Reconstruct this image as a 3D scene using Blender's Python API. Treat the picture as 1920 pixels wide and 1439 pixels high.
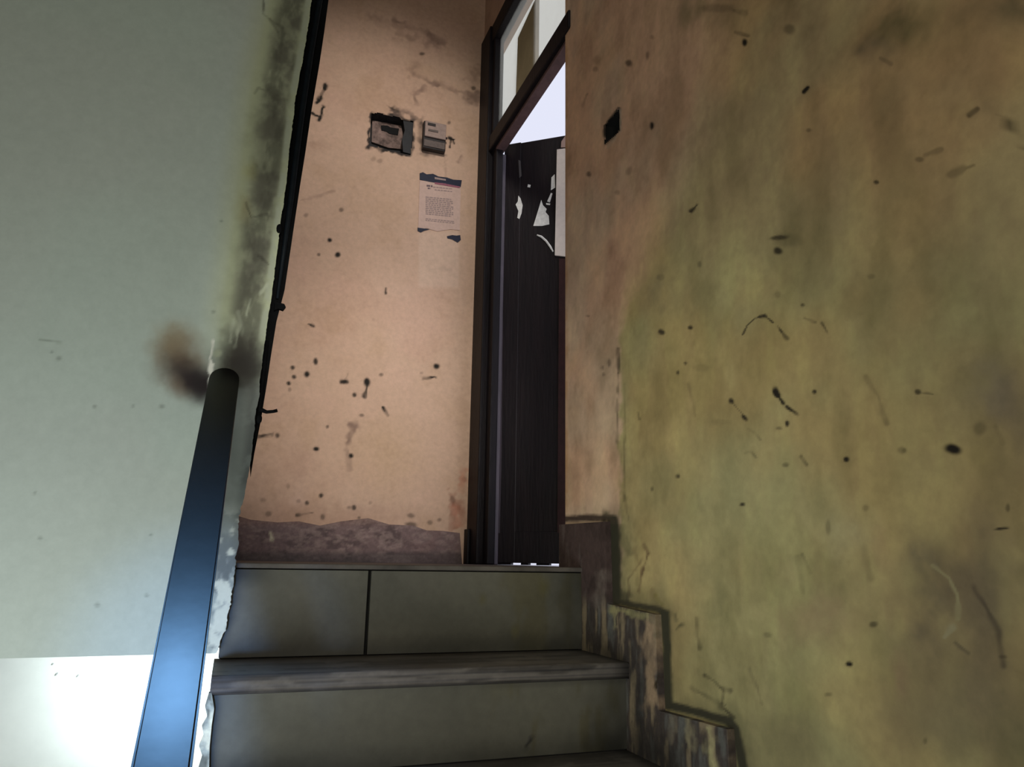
import bpy, bmesh, math, random
import numpy as np
from mathutils import Vector, Matrix

for o in list(bpy.data.objects): bpy.data.objects.remove(o)
SC = bpy.context.scene
COL = SC.collection

# ------------------------------------------------------------------ camera
def unit(v): v = np.array(v, float); return v / np.linalg.norm(v)
F = 1399.25
dY = unit([-530, 325, F]); dX = unit([3940, 401, F]); dX = unit(dX - dX @ dY * dY)
dZ = unit(np.cross(dX, dY)); dZ = -dZ if dZ[1] > 0 else dZ
CAMZ = 0.015                                   # eye just above the landing floor (z = 0)
def ray(px, py):
    r = np.array([px - 960, py - 719.5, F]); return np.array([r @ dX, r @ dY, r @ dZ])
def onX(px, py, X): r = ray(px, py); p = r * X / r[0]; p[2] += CAMZ; return p
def onY(px, py, Y): r = ray(px, py); p = r * Y / r[1]; p[2] += CAMZ; return p
def onP(px, py, p0, n):
    r = ray(px, py); c = np.array([0, 0, CAMZ]); t = np.dot(np.array(p0) - c, n) / np.dot(r, n); return c + r * t
def proj(P):
    P = np.asarray(P, float) - np.array([0, 0, CAMZ])
    c = P[..., 0:1] * dX + P[..., 1:2] * dY + P[..., 2:3] * dZ
    return 960 + F * c[..., 0] / c[..., 2], 719.5 + F * c[..., 1] / c[..., 2]

cam = bpy.data.cameras.new('camera'); cam.sensor_width = 36; cam.lens = F * 36 / 1920; cam.clip_start = 0.02
co = bpy.data.objects.new('camera', cam); COL.objects.link(co)
M = Matrix(((dX[0], -dX[1], -dX[2]), (dY[0], -dY[1], -dY[2]), (dZ[0], -dZ[1], -dZ[2])))
co.matrix_world = Matrix.Translation((0, 0, CAMZ)) @ M.to_4x4()
SC.camera = co

# ------------------------------------------------------------------ world, lights, exposure
SC.view_settings.view_transform = 'Standard'; SC.view_settings.look = 'None'
SC.view_settings.gamma = 1; SC.view_settings.use_curve_mapping = False
SC.view_settings.exposure = 0.0
w = bpy.data.worlds.new('sky'); SC.world = w; w.use_nodes = True
bg = w.node_tree.nodes['Background']; bg.inputs[0].default_value = (0.78, 0.80, 0.95, 1); bg.inputs[1].default_value = 1.0

def light(name, kind, loc, target, energy, col, size=0.5, size_y=None, spot=None, blend=1.0):
    l = bpy.data.lights.new(name, kind); l.energy = energy; l.color = col
    if kind == 'AREA':
        l.shape = 'RECTANGLE'; l.size = size; l.size_y = size_y or size
    else: l.shadow_soft_size = size
    if spot: l.spot_size = math.radians(spot); l.spot_blend = blend
    o = bpy.data.objects.new(name, l); COL.objects.link(o); o.location = loc
    o.rotation_euler = (Vector(target) - Vector(loc)).to_track_quat('-Z', 'Y').to_euler(); return o
# added unseen fill lights: one low left of the flight, one behind the camera
light('low_left_fill', 'AREA', (-0.62, 1.12, -0.66), (0.0, 2.2, -0.02), 12, (0.90, 0.97, 1.0), 0.7, 0.7)
light('stairwell_ambient_light', 'AREA', (-0.5, -1.4, 0.25), (0.50, 2.6, 0.2), 29, (1.0, 0.93, 0.82), 1.2, 1.2)
# added unseen spots that brighten the pink wall from the front and above
light('pink_wall_fill', 'SPOT', (0.30, -0.6, 0.8), (0.56, 3.46, 0.66), 255, (1.0, 0.94, 0.86), 0.12, spot=26)
light('pink_wall_upper_fill', 'SPOT', (0.50, 1.45, 2.75), (0.46, 3.46, 1.80), 88, (1.0, 0.93, 0.86), 0.15, spot=62)
# added blue spot overhead, its reflection imitates lens glare on the handrail
light('rail_glare_spot', 'SPOT', (-0.19, 1.46, 2.9), (-0.10, 1.36, -0.2), 255, (0.24, 0.56, 0.98), 0.10, spot=30)

# added unseen spot from the left to brighten the middle of the right wall
light('right_wall_fill', 'SPOT', (-1.1, 0.9, 0.75), (1.06, 1.72, 0.10), 60, (1.0, 1.0, 0.80), 0.25, spot=46)
# added unseen blue spot imitating the glare on green wall foot and step ends
light('blue_glare_spot', 'SPOT', (-0.30, 0.25, -0.35), (-0.04, 2.2, -0.24), 62, (0.20, 0.45, 1.0), 0.05, spot=24)

# ------------------------------------------------------------------ helpers
def seg(e0, e1): return e0, e1
def link(name, me, mat=None, parent=None, smooth=False):
    o = bpy.data.objects.new(name, me); COL.objects.link(o)
    if mat and not me.materials: me.materials.append(mat)
    if parent: o.parent = parent; o.matrix_parent_inverse = Matrix()
    if parent and parent.type == 'EMPTY':
        o.location = -Vector(parent.location)          # meshes are in world coordinates
    if smooth:
        for p in me.polygons: p.use_smooth = True
    return o
def obj(name, bm, mat=None, parent=None, smooth=False):
    me = bpy.data.meshes.new(name); bmesh.ops.recalc_face_normals(bm, faces=bm.faces); bm.to_mesh(me); bm.free()
    return link(name, me, mat, parent, smooth)
def thing(name, label, cat, loc, group=None):
    o = bpy.data.objects.new(name, None); COL.objects.link(o); o.location = loc; o.empty_display_size = .05
    o['label'] = label; o['category'] = cat
    if group: o['group'] = group
    return o
def tag(o, label, cat=None, group=None):
    o['label'] = label
    if cat: o['category'] = cat
    if group: o['group'] = group
    return o
def struct(o, label=None):
    o['kind'] = 'structure'
    if label: o['label'] = label
    return o
def box(bm, a, b, bev=0.0, seg=2):
    a = Vector(a); b = Vector(b)
    r = bmesh.ops.create_cube(bm, size=1.0, matrix=Matrix.Translation((a + b) / 2) @ Matrix.Diagonal((*(b - a), 1)))
    if bev:
        es = {e for v in r['verts'] for e in v.link_edges}
        bmesh.ops.bevel(bm, geom=list(es), offset=bev, segments=seg, affect='EDGES', profile=.5)
def BM(): return bmesh.new()
def prism(pts, off, bm=None, bev=0):
    """closed polygon of 3D points pushed by the vector off"""
    bm = bm or BM(); off = Vector(off)
    v0 = [bm.verts.new(Vector(p)) for p in pts]; v1 = [bm.verts.new(Vector(p) + off) for p in pts]
    n = len(pts); bm.faces.new(v0); bm.faces.new(v1[::-1])
    for i in range(n): bm.faces.new([v0[i], v0[(i + 1) % n], v1[(i + 1) % n], v1[i]])
    if bev:
        bmesh.ops.recalc_face_normals(bm, faces=bm.faces)
        bmesh.ops.bevel(bm, geom=list(bm.edges), offset=bev, segments=2, affect='EDGES')
    return bm
def tube(pts, r, n=10, bm=None, cap=True):
    bm = bm or BM(); rings = []; pts = [Vector(p) for p in pts]
    for i, p in enumerate(pts):
        t = (pts[min(i + 1, len(pts) - 1)] - pts[max(i - 1, 0)]).normalized()
        a = t.cross(Vector((0, 1, 0.01))).normalized(); b = t.cross(a)
        rr = r[i] if isinstance(r, (list, tuple)) else r
        rings.append([bm.verts.new(p + (a * math.cos(k * 2 * math.pi / n) + b * math.sin(k * 2 * math.pi / n)) * rr) for k in range(n)])
    for A, B in zip(rings, rings[1:]):
        for k in range(n): bm.faces.new([A[k], A[(k + 1) % n], B[(k + 1) % n], B[k]])
    if cap: bm.faces.new(rings[0]); bm.faces.new(rings[-1][::-1])
    return bm

# ---- numpy value noise in wall metres
def fbm(u, v, scale, seed, octaves=4, gain=.55):
    out = np.zeros_like(u); amp = 1.; tot = 0.
    for o in range(octaves):
        rs = np.random.RandomState(seed * 17 + o); L = rs.rand(64, 64)
        a = u * scale * 2 ** o; b = v * scale * 2 ** o
        i = np.floor(a).astype(int); j = np.floor(b).astype(int); fa = a - i; fb = b - j
        fa = fa * fa * (3 - 2 * fa); fb = fb * fb * (3 - 2 * fb)
        g = lambda x, y: L[x % 64, y % 64]
        out += amp * ((g(i, j) * (1 - fa) + g(i + 1, j) * fa) * (1 - fb) + (g(i, j + 1) * (1 - fa) + g(i + 1, j + 1) * fa) * fb)
        tot += amp; amp *= gain
    return out / tot
def ss(x, a, b): t = np.clip((x - a) / (b - a), 0, 1); return t * t * (3 - 2 * t)
def lin(r, g, b): return tuple(((c / 255 + .055) / 1.055) ** 2.4 if c > 10 else c / 255 / 12.92 for c in (r, g, b))
class Paint:
    """albedo of a worn surface: paint layers and stains at their own places"""
    def __init__(s, P, u, v, base):
        s.x, s.y = proj(P); s.u, s.v = u, v
        s.c = np.tile(np.array(base, float), (len(u), 1))
        s.wn = ss(fbm(u, v, 34, 93, 2), .25, .75); s.an = ss(fbm(u, v, 20, 94, 3), .3, .7); s.jx = (fbm(u, v, 30, 91, 3) - .5) * 8; s.jy = (fbm(u, v, 30, 92, 3) - .5) * 8
    def mix(s, mask, col): m = np.clip(mask, 0, 1)[:, None]; s.c = s.c * (1 - m) + np.array(col) * m
    def mul(s, mask, k): m = np.clip(mask, 0, 1)[:, None]; s.c = s.c * (1 - m + m * np.array(k))
    def blob(s, x, y, rx, ry=None, ang=0, col=(.012, .009, .007), a=1., soft=.5, jit=.5):
        ry = ry or rx; c, n = math.cos(math.radians(ang)), math.sin(math.radians(ang))
        X = s.x + s.jx * jit * min(1, rx / 6) - x; Y = s.y + s.jy * jit * min(1, ry / 6) - y
        d = np.sqrt(((X * c + Y * n) / rx) ** 2 + ((-X * n + Y * c) / ry) ** 2)
        s.mix(a * (1 - ss(d, 1 - soft, 1 + soft)), col)
    def stroke(s, pts, w, col=(.012, .009, .007), a=1., soft=.6, jit=.4, even=False):
        D = np.full(len(s.x), 1e9); X = s.x + s.jx * jit; Y = s.y + s.jy * jit
        for (x0, y0), (x1, y1) in zip(pts, pts[1:]):
            dx, dy = x1 - x0, y1 - y0; t = np.clip(((X - x0) * dx + (Y - y0) * dy) / (dx * dx + dy * dy), 0, 1)
            D = np.minimum(D, np.hypot(X - x0 - t * dx, Y - y0 - t * dy))
        W = w if even else w * (.45 + .9 * s.wn); s.mix(a * (1 - ss(D / W, 1 - soft, 1 + soft)) * (1 if even else .55 + .75 * s.an), col)
def attr(me, c):
    a = me.color_attributes.new('paint', 'FLOAT_COLOR', 'POINT')
    a.data.foreach_set('color', np.hstack([np.clip(c, 0, 1), np.ones((len(c), 1))]).astype(np.float32).ravel())
def grid_mesh(name, P, keep=None, extra=None):
    """P: rows x cols x 3"""
    r, c, _ = P.shape; idx = np.arange(r * c).reshape(r, c)
    q = np.stack([idx[:-1, :-1], idx[:-1, 1:], idx[1:, 1:], idx[1:, :-1]], -1).reshape(-1, 4)
    if keep is not None: q = q[keep.ravel()]
    me = bpy.data.meshes.new(name); me.from_pydata(P.reshape(-1, 3).tolist(), [], q.tolist()); me.update()
    return me
def inside(x, y, poly):
    r = np.zeros(x.shape, bool); n = len(poly)
    for i in range(n):
        x0, y0 = poly[i]; x1, y1 = poly[(i + 1) % n]
        c = ((y0 > y) != (y1 > y)) & (x < (x1 - x0) * (y - y0) / (y1 - y0 + 1e-12) + x0); r ^= c
    return r
def cut_poly(pts, n, spacing):
    """planar polygon cut into a fine mesh so that it can carry worn paint"""
    bm = BM(); bm.faces.new([bm.verts.new(Vector(p)) for p in pts]); n = Vector(n).normalized()
    up = Vector((0, 0, 1)); side = n.cross(up).normalized()
    for ax in (side, up):
        vals = [Vector(p).dot(ax) for p in pts]; t = min(vals) + spacing
        while t < max(vals) - spacing * .3:
            bmesh.ops.bisect_plane(bm, geom=bm.verts[:] + bm.edges[:] + bm.faces[:], plane_co=ax * t, plane_no=ax); t += spacing
    return bm

# ------------------------------------------------------------------ materials
def mat(name, col=(.5, .5, .5), rough=.7, metal=0., noise=0., nscale=30., bump=0., bscale=80., spec=.4, paint=False, stretch=None, col2=None):
    m = bpy.data.materials.new(name); m.use_nodes = True; nt = m.node_tree; N = nt.nodes; L = nt.links; b = N['Principled BSDF']
    b.inputs['Roughness'].default_value = rough; b.inputs['Metallic'].default_value = metal
    b.inputs['Specular IOR Level'].default_value = spec
    tc = N.new('ShaderNodeTexCoord'); mp = N.new('ShaderNodeMapping'); L.new(tc.outputs['Object'], mp.inputs[0])
    if stretch: mp.inputs['Scale'].default_value = stretch
    nz = N.new('ShaderNodeTexNoise'); nz.inputs['Scale'].default_value = nscale; nz.inputs['Detail'].default_value = 6; nz.inputs['Roughness'].default_value = .65
    L.new(mp.outputs[0], nz.inputs['Vector'])
    if paint: a = N.new('ShaderNodeAttribute'); a.attribute_name = 'paint'; src = a.outputs['Color']
    else: a = N.new('ShaderNodeRGB'); a.outputs[0].default_value = (*col, 1); src = a.outputs[0]
    cr = N.new('ShaderNodeMapRange'); cr.inputs['From Min'].default_value = .3; cr.inputs['From Max'].default_value = .7
    cr.inputs['To Min'].default_value = 0; cr.inputs['To Max'].default_value = 1; L.new(nz.outputs['Fac'], cr.inputs[0])
    mx = N.new('ShaderNodeMix'); mx.data_type = 'RGBA'
    if col2: mx.inputs[7].default_value = (*col2, 1); L.new(src, mx.inputs[6]); L.new(cr.outputs[0], mx.inputs[0])
    else:
        mx.blend_type = 'MULTIPLY'; mx.inputs[0].default_value = 1; L.new(src, mx.inputs[6])
        c2 = N.new('ShaderNodeMapRange'); c2.inputs['To Min'].default_value = 1 - noise; c2.inputs['To Max'].default_value = 1 + noise * .6
        L.new(cr.outputs[0], c2.inputs[0]); L.new(c2.outputs[0], mx.inputs[7])
    L.new(mx.outputs[2], b.inputs['Base Color'])
    if bump:
        n2 = N.new('ShaderNodeTexNoise'); n2.inputs['Scale'].default_value = bscale; n2.inputs['Detail'].default_value = 5
        L.new(mp.outputs[0], n2.inputs['Vector'])
        bp = N.new('ShaderNodeBump'); bp.inputs['Strength'].default_value = bump; bp.inputs['Distance'].default_value = .01
        L.new(n2.outputs['Fac'], bp.inputs['Height']); L.new(bp.outputs[0], b.inputs['Normal'])
    return m
M_wall = mat('limewashed_plaster', paint=True, rough=.75, noise=.10, nscale=45, bump=.10, bscale=14, spec=.3)
M_wallg = mat('oil_painted_plaster', paint=True, rough=.62, noise=.06, nscale=45, bump=.06, bscale=10, spec=.25)
M_worn = mat('worn_painted_cement', paint=True, rough=.7, noise=.25, nscale=60, bump=.25, bscale=60, spec=.3)
M_plain = mat('plain_plaster', (.34, .30, .19), .85, noise=.2, nscale=5)
M_ceil = mat('ceiling_plaster', (.30, .29, .26), .9, noise=.15, nscale=4)
M_tile = mat('stair_stone_tile', (.105, .115, .085), .42, noise=.35, nscale=9, bump=.05, bscale=30, col2=(.052, .058, .046))
M_tilep = mat('worn_stone_tile', paint=True, rough=.5, noise=.12, nscale=40, bump=.04, bscale=40)
M_tread = mat('tread_stone', (.23, .22, .215), .6, noise=.4, nscale=14, bump=.12, bscale=50, stretch=(.25, 5, 5), col2=(.10, .096, .094))
M_mortar = mat('dark_joint', (.012, .012, .011), .9, noise=.4)
M_floor = mat('landing_floor_stone', (.10, .09, .08), .6, noise=.4, nscale=12)
M_rail = mat('black_satin_rail', (.014, .013, .015), .27, metal=.75, noise=.15, nscale=20, bump=.006, bscale=40)
M_iron = mat('black_gloss_iron', (.004, .0045, .005), .8, noise=.3, nscale=40, bump=.1, bscale=60, spec=.06)
M_bead = mat('dull_black_iron', (.006, .009, .012), .55, noise=.3, nscale=30, spec=.10)
M_wood = mat('dark_painted_frame', (.010, .008, .010), .5, noise=.4, nscale=22, bump=.15, bscale=60, stretch=(2, 2, .3), spec=.15)
M_wood2 = mat('greyish_painted_frame', (.075, .062, .078), .45, noise=.35, nscale=22, bump=.1, bscale=60, stretch=(2, 2, .3))
M_leaf = mat('dark_maroon_door', (.016, .010, .012), .48, noise=.5, nscale=10, bump=.12, bscale=30, stretch=(3, 3, .35), col2=(.008, .006, .008))
M_red = mat('maroon_edge', (.045, .017, .017), .5, noise=.3)
M_paper = mat('faded_notice_paper', (.60, .43, .36), .85, noise=.10, nscale=60)
M_ink = mat('faded_ink', (.36, .27, .25), .9, noise=.2, nscale=200)
M_inkd = mat('dark_ink', (.16, .12, .13), .9, noise=.3, nscale=200)
M_blue = mat('navy_print', (.008, .012, .036), .6, noise=.5, nscale=120)
M_mag = mat('magenta_print', (.30, .10, .14), .7, noise=.3, nscale=120)
M_white = mat('pale_paper', (.92, .82, .73), .8, noise=.08, nscale=40)
M_scrap = mat('torn_white_paper', (.90, .89, .84), .8, noise=.2, nscale=60)
M_bake = mat('aged_brown_plastic', (.12, .09, .078), .45, noise=.3, nscale=50, bump=.05)
M_bakel = mat('aged_beige_plastic', (.33, .24, .205), .4, noise=.2, nscale=50)
M_baked = mat('dark_brown_plastic', (.022, .017, .016), .5, noise=.3, nscale=50)
M_box = mat('grimy_shaded_back_box', (.022, .020, .021), .7, noise=.6, nscale=18, bump=.3, bscale=50)  # recess shade put into the dark shell colour, mottled with grime
M_black = mat('black_void', (.006, .006, .006), .9)
M_pale = mat('lower_wall_paint', (.72, .76, .72), .8, noise=.06, nscale=6)
M_lead = mat('outdoor_cement', (.6, .6, .6), .9, noise=.1, nscale=4)
M_post = mat('outdoor_pillar_paint', (.45, .40, .36), .8, noise=.2, nscale=10)
def glass_mat(name, tint, frost):
    m = bpy.data.materials.new(name); m.use_nodes = True; nt = m.node_tree; N = nt.nodes; L = nt.links
    N.remove(N['Principled BSDF']); out = N['Material Output']
    t = N.new('ShaderNodeBsdfTransparent'); t.inputs[0].default_value = (*tint, 1)
    d = N.new('ShaderNodeBsdfTranslucent'); d.inputs[0].default_value = (*tint, 1)
    nz = N.new('ShaderNodeTexNoise'); nz.inputs['Scale'].default_value = 12; tc = N.new('ShaderNodeTexCoord'); L.new(tc.outputs['Object'], nz.inputs[0])
    mr = N.new('ShaderNodeMapRange'); mr.inputs['To Min'].default_value = frost * .7; mr.inputs['To Max'].default_value = frost * 1.3; L.new(nz.outputs['Fac'], mr.inputs[0])
    x = N.new('ShaderNodeMixShader'); L.new(mr.outputs[0], x.inputs[0]); L.new(t.outputs[0], x.inputs[1]); L.new(d.outputs[0], x.inputs[2])
    g = N.new('ShaderNodeBsdfGlossy'); g.inputs['Roughness'].default_value = .15
    y = N.new('ShaderNodeMixShader'); y.inputs[0].default_value = .05; L.new(x.outputs[0], y.inputs[1]); L.new(g.outputs[0], y.inputs[2])
    L.new(y.outputs[0], out.inputs[0]); return m
M_glass = glass_mat('dusty_window_glass', (.90, .89, .80), .14)
def emit_mat(name, col, s):
    m = bpy.data.materials.new(name); m.use_nodes = True; b = m.node_tree.nodes['Principled BSDF']
    b.inputs['Emission Color'].default_value = (*col, 1); b.inputs['Emission Strength'].default_value = s; return m
M_bulb = emit_mat('lit_bulb', (.85, .95, 1.0), 14)

# ------------------------------------------------------------------ main measures (metres)
XR = 1.062                 # right wall face
Y1 = 2.196                 # landing front edge
Y2 = 3.46                  # back wall of the landing
YE = 2.36                  # where the right wall ends at the doorway
CE = 3.25                  # ceiling
NY = [Y1, 1.902, 1.605, 1.31, 1.015, .72, .425, .13, -.165]       # nosings
NZ = [0, -.246, -.469, -.705, -.94, -1.175, -1.41, -1.645, -1.88]
ZF = -1.88

YLb = Y1 + .10; zlb = onY(150, 1232, Y1 - .03)[2] + .12
# ------------------------------------------------------------------ right wall
def bx(px, Yv): pass
def col_Y(px):            # depth on the right wall for an image column at the horizon
    return onX(px, 1056, XR)[1]
cols = [col_Y(px) for px in np.concatenate([np.arange(1060, 1990, 3.0), np.arange(1995, 2500, 25.0)])]
s_rows = np.concatenate([np.linspace(-.42, .55, 360), np.linspace(.553, 1.42, 300)])
Yc = np.array(cols); Pg = np.zeros((len(s_rows) + 2, len(Yc), 3)); Pg[..., 0] = XR; Pg[..., 1] = Yc[None, :]
Pg[1:-1, :, 2] = np.clip(Yc[None, :] * s_rows[:, None] + CAMZ, ZF, CE)
Pg[0, :, 2] = ZF - .02; Pg[-1, :, 2] = CE
top = Pg[-2, :, 2]
hole = [(1134.5, 236), (1160.5, 205), (1160.5, 246), (1134.5, 271)]
gx, gy = proj(Pg)
cx = (gx[:-1, :-1] + gx[1:, 1:]) / 2; cy = (gy[:-1, :-1] + gy[1:, 1:]) / 2
me = grid_mesh('wall_right', Pg, ~inside(cx, cy, hole))
flat = Pg.reshape(-1, 3); u = flat[:, 1]; v = flat[:, 2]
OLIVE = (.345, .302, .150); PINK = (.57, .41, .29)
p = Paint(flat, u, v, OLIVE)
n1 = fbm(u, v, 2.2, 1, 4); n2 = fbm(u, v, 6, 2, 5); n3 = fbm(u, v, 22, 3, 4); n4 = fbm(u * .35, v, 9, 4, 4)
p.mix((1 - ss(p.y + 260 * (n1 - .5), 250, 620)) * .7, (.37, .265, .145))
# pink paint of the landing, lapping over the olive of the flight
edge = 1163 + 150 * ss(-p.y, -640, -150) * (.4 + 1.1 * n1) + (n3 - .5) * 26
soft = 6 + 90 * ss(-p.y, -660, -300)
p.mix(1 - ss(p.x, edge - soft, edge + soft), PINK)
p.mul(ss(n1, .42, .68) * .8, (1.10, .92, .84)); p.mul(ss(n2, .48, .7) * .7, (.76, .76, .72)); p.mul(ss(1 - n2, .52, .72) * .6, (1.20, 1.22, 1.18)); n6 = fbm(u * 2.2, v * .8, 5, 9, 5); p.mul(ss(n6, .48, .66) * .7, (.78, .79, .76)); p.mul(ss(1 - n6, .52, .68) * .6, (1.16, 1.22, 1.16)); n7 = fbm(u, v, 40, 10, 3); p.mul(ss(n7, .55, .75) * .3, (.85, .85, .85))
p.mul(ss(n3, .55, .8) * .35, (.8, .8, .78)); p.mul(ss(n4, .5, .75) * .35, (1.1, 1.15, 1.12))
low = ss(p.y, 650, 1150)
p.mul(ss(fbm(u, v, 12, 8, 5), .48, .7) * .5 * low, (.76, .78, .78))
DK = (.012, .009, .006); GR = (.13, .11, .07); BR = (.10, .055, .03); OLD = (.075, .065, .035)
# cloudy grime up high and to the right
for (x, y, rx, ry, a, c) in [(1560, 60, 70, 60, .45, (.14, .085, .045)), (1690, 55, 95, 38, .5, (.09, .085, .035)), (1900, 20, 90, 35, .45, (.10, .09, .05)), (1640, 95, 30, 20, .4, (.09, .08, .06)),
        (1300, 20, 70, 25, .3, (.12, .12, .05)), (1850, 740, 50, 60, .35, (.22, .19, .17)), (1900, 830, 40, 120, .35, (.15, .12, .09)),
        (1730, 1120, 62, 95, .62, (.115, .095, .07)), (1715, 1040, 24, 40, .45, (.13, .11, .075)), (1840, 1110, 50, 150, .45, (.14, .11, .08)), (1870, 960, 40, 60, .3, (.16, .13, .08)),
        (1543, 1165, 60, 40, .3, (.34, .22, .14)), (1650, 1040, 16, 45, .3, (.36, .22, .14)), (1690, 1270, 16, 40, .3, (.32, .2, .12)), (1596, 1000, 40, 40, .35, (.42, .40, .24)),
        (1780, 1330, 140, 90, .3, (.17, .14, .10)), (1470, 1390, 110, 50, .35, (.15, .13, .07)), (1500, 1290, 40, 50, .2, (.2, .2, .08)),
        (1390, 900, 120, 90, .25, (.36, .35, .19)), (1280, 1080, 60, 80, .2, (.36, .34, .18)), (1240, 540, 40, 40, .3, (.18, .16, .11)), (1150, 490, 40, 60, .25, (.30, .17, .12))]:
    p.blob(x, y, rx, ry, 0, c, a * (.45 + 1.1 * ss(n2, .35, .65)), .9, 4)
p.stroke([(1748, 1062), (1780, 1085), (1795, 1115), (1797, 1160)], 5, (.36, .34, .18), .6)
p.stroke([(1770, 1195), (1785, 1180)], 7, (.34, .32, .2), .5)
p.stroke([(1825, 1105), (1848, 1140), (1872, 1185), (1880, 1250)], 5, (.07, .055, .04), .55, .9, 1.2)
p.stroke([(1790, 1205), (1815, 1225)], 5, (.06, .05, .04), .5)
spots = [(1397, 79, 5, 7, 0, 1), (1179, 119, 7, 6, 30, .75), (1214, 104, 3, 8, 0, .5), (1222, 69, 4, 4, 0, .3), (1222, 236, 4, 7, 0, 1), (1104, 327, 4, 5, 0, .7), (1179, 320, 5, 8, 30, .3),
    (1516, 244, 5, 4, 0, .45), (1643, 342, 5, 4, 0, .8), (1876, 215, 7, 4, 0, .6), (1725, 299, 8, 5, 0, .45), (1240, 623, 6, 5, 30, .9), (1295, 615, 5, 4, 0, .9), (1311, 496, 4, 6, 0, .4),
    (1238, 519, 7, 6, 0, .3), (1285, 681, 3, 3, 0, .8), (1271, 699, 3, 4, 0, .8), (1371, 752, 5, 5, 0, .9), (1396, 784, 7, 4, 40, .9), (1461, 446, 17, 4, -6, .75), (1459, 471, 8, 7, 0, .9), (1478, 450, 24, 12, 0, .25),
    (1271, 893, 4, 4, 0, .8), (1392, 947, 5, 3, 0, .9), (1476, 794, 4, 6, 0, .95), (1461, 804, 6, 3, 0, .5), (1458, 552, 6, 6, 0, .3), (1473, 872, 6, 4, 0, .5), (1142, 680, 3, 8, 0, .6), (1130, 690, 2, 4, 0, .5), (1132, 702, 2, 4, 0, .5),
    (1223, 917, 3, 5, 0, .5), (1103, 592, 4, 2, 0, .5), (1527, 735, 4, 4, 0, .9), (1720, 735, 6, 5, 0, .8), (1691, 845, 9, 7, 0, .4), (1587, 861, 5, 5, 20, 1), (1787, 842, 16, 9, 12, 1), (1836, 803, 12, 13, 0, .35),
    (1505, 573, 4, 3, 0, .7), (1623, 953, 6, 6, 0, .35), (1890, 954, 4, 8, 0, .5), (1878, 992, 13, 2.5, -5, .95), (1632, 519, 7, 5, 0, .3), (1592, 1246, 7, 5, 15, 1), (1638, 1171, 8, 6, 0, .65),
    (1735, 1391, 4, 6, 0, .4), (1439, 1192, 8, 5, 20, .35), (1553, 1303, 7, 4, 0, .4), (1553, 990, 5, 13, 0, .35), (1695, 845, 4, 4, 0, .3), (1118, 112, 8, 8, 0, .18), (1195, 1090, 5, 10, 0, .2), (1116, 130, 5, 5, 0, .35),
    (1315, 690, 16, 7, 0, .2), (1352, 792, 18, 5, 0, .15), (1880, 1232, 8, 4, 0, .4), (1345, 15, 30, 8, 0, .3), (1480, 55, 10, 10, 0, .5), (1158, 361, 5, 4, 0, .3)]
for (x, y, rx, ry, an, a) in spots: p.blob(x, y, rx, ry, an, DK, a, .45, .6)
strokes = [([(1379, 60), (1402, 67)], 3, .7), ([(1093, 200), (1100, 176)], 3, .4), ([(1295, 396), (1307, 384)], 3, .7), ([(1376, 20), (1400, 26)], 5, .35), ([(1507, 172), (1514, 164)], 3, .9),
    ([(1817, 216), (1833, 204)], 4, .85), ([(1735, 290), (1765, 280)], 5, .3), ([(1782, 328), (1826, 310)], 6, .3), ([(1651, 109), (1671, 120)], 3, .5), ([(1884, 222), (1905, 255), (1920, 280)], 4, .45),
    ([(1371, 752), (1396, 783)], 2, .6), ([(1392, 627), (1403, 608), (1420, 595), (1434, 592), (1449, 605)], 2.2, .7), ([(1434, 593), (1449, 605)], 3, .6), ([(1459, 613), (1466, 622)], 2.5, .7), ([(1464, 620), (1476, 634)], 4, .9),
    ([(1452, 733), (1458, 741)], 6, 1), ([(1458, 741), (1468, 757)], 3, .8), ([(1475, 763), (1496, 779)], 2.5, .8), ([(1159, 655), (1160, 700)], 3.5, .55), ([(1159, 700), (1157, 830)], 2.2, .45), ([(1172, 720), (1170, 940)], 2, .3), ([(1172, 930), (1180, 980)], 2, .35),
    ([(1196, 773), (1199, 786)], 2, .6), ([(1720, 735), (1750, 739)], 2, .4), ([(1623, 708), (1636, 727), (1648, 745), (1655, 775), (1663, 795)], 4, .35), ([(1503, 857), (1513, 871)], 3, .6), ([(1509, 597), (1528, 605)], 3, .5), ([(1541, 607), (1550, 622)], 3, .5),
    ([(1322, 1267), (1340, 1278), (1356, 1297)], 4, .8), ([(1350, 1290), (1368, 1296)], 4, .6), ([(1356, 1300), (1352, 1325), (1375, 1345)], 5, .6), ([(1297, 1290), (1330, 1310), (1360, 1322)], 4, .4), ([(1405, 1255), (1420, 1290), (1428, 1320)], 3, .35), ([(1305, 1160), (1312, 1215)], 4, .45),
    ([(1400, 803), (1415, 812), (1425, 825)], 2, .3), ([(1396, 850), (1408, 848), (1418, 858)], 2, .3), ([(1545, 610), (1552, 625)], 2, .3), ([(1866, 800), (1880, 830)], 4, .25), ([(1290, 720), (1300, 755), (1304, 780)], 3, .2), ([(1495, 1045), (1505, 1110)], 4, .25), ([(1505, 1040), (1520, 1075)], 3, .25), ([(1620, 1030), (1632, 1085)], 6, .25)]
for pts, wd, a in strokes: p.stroke(pts, wd, DK, a, .6, .3)
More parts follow.
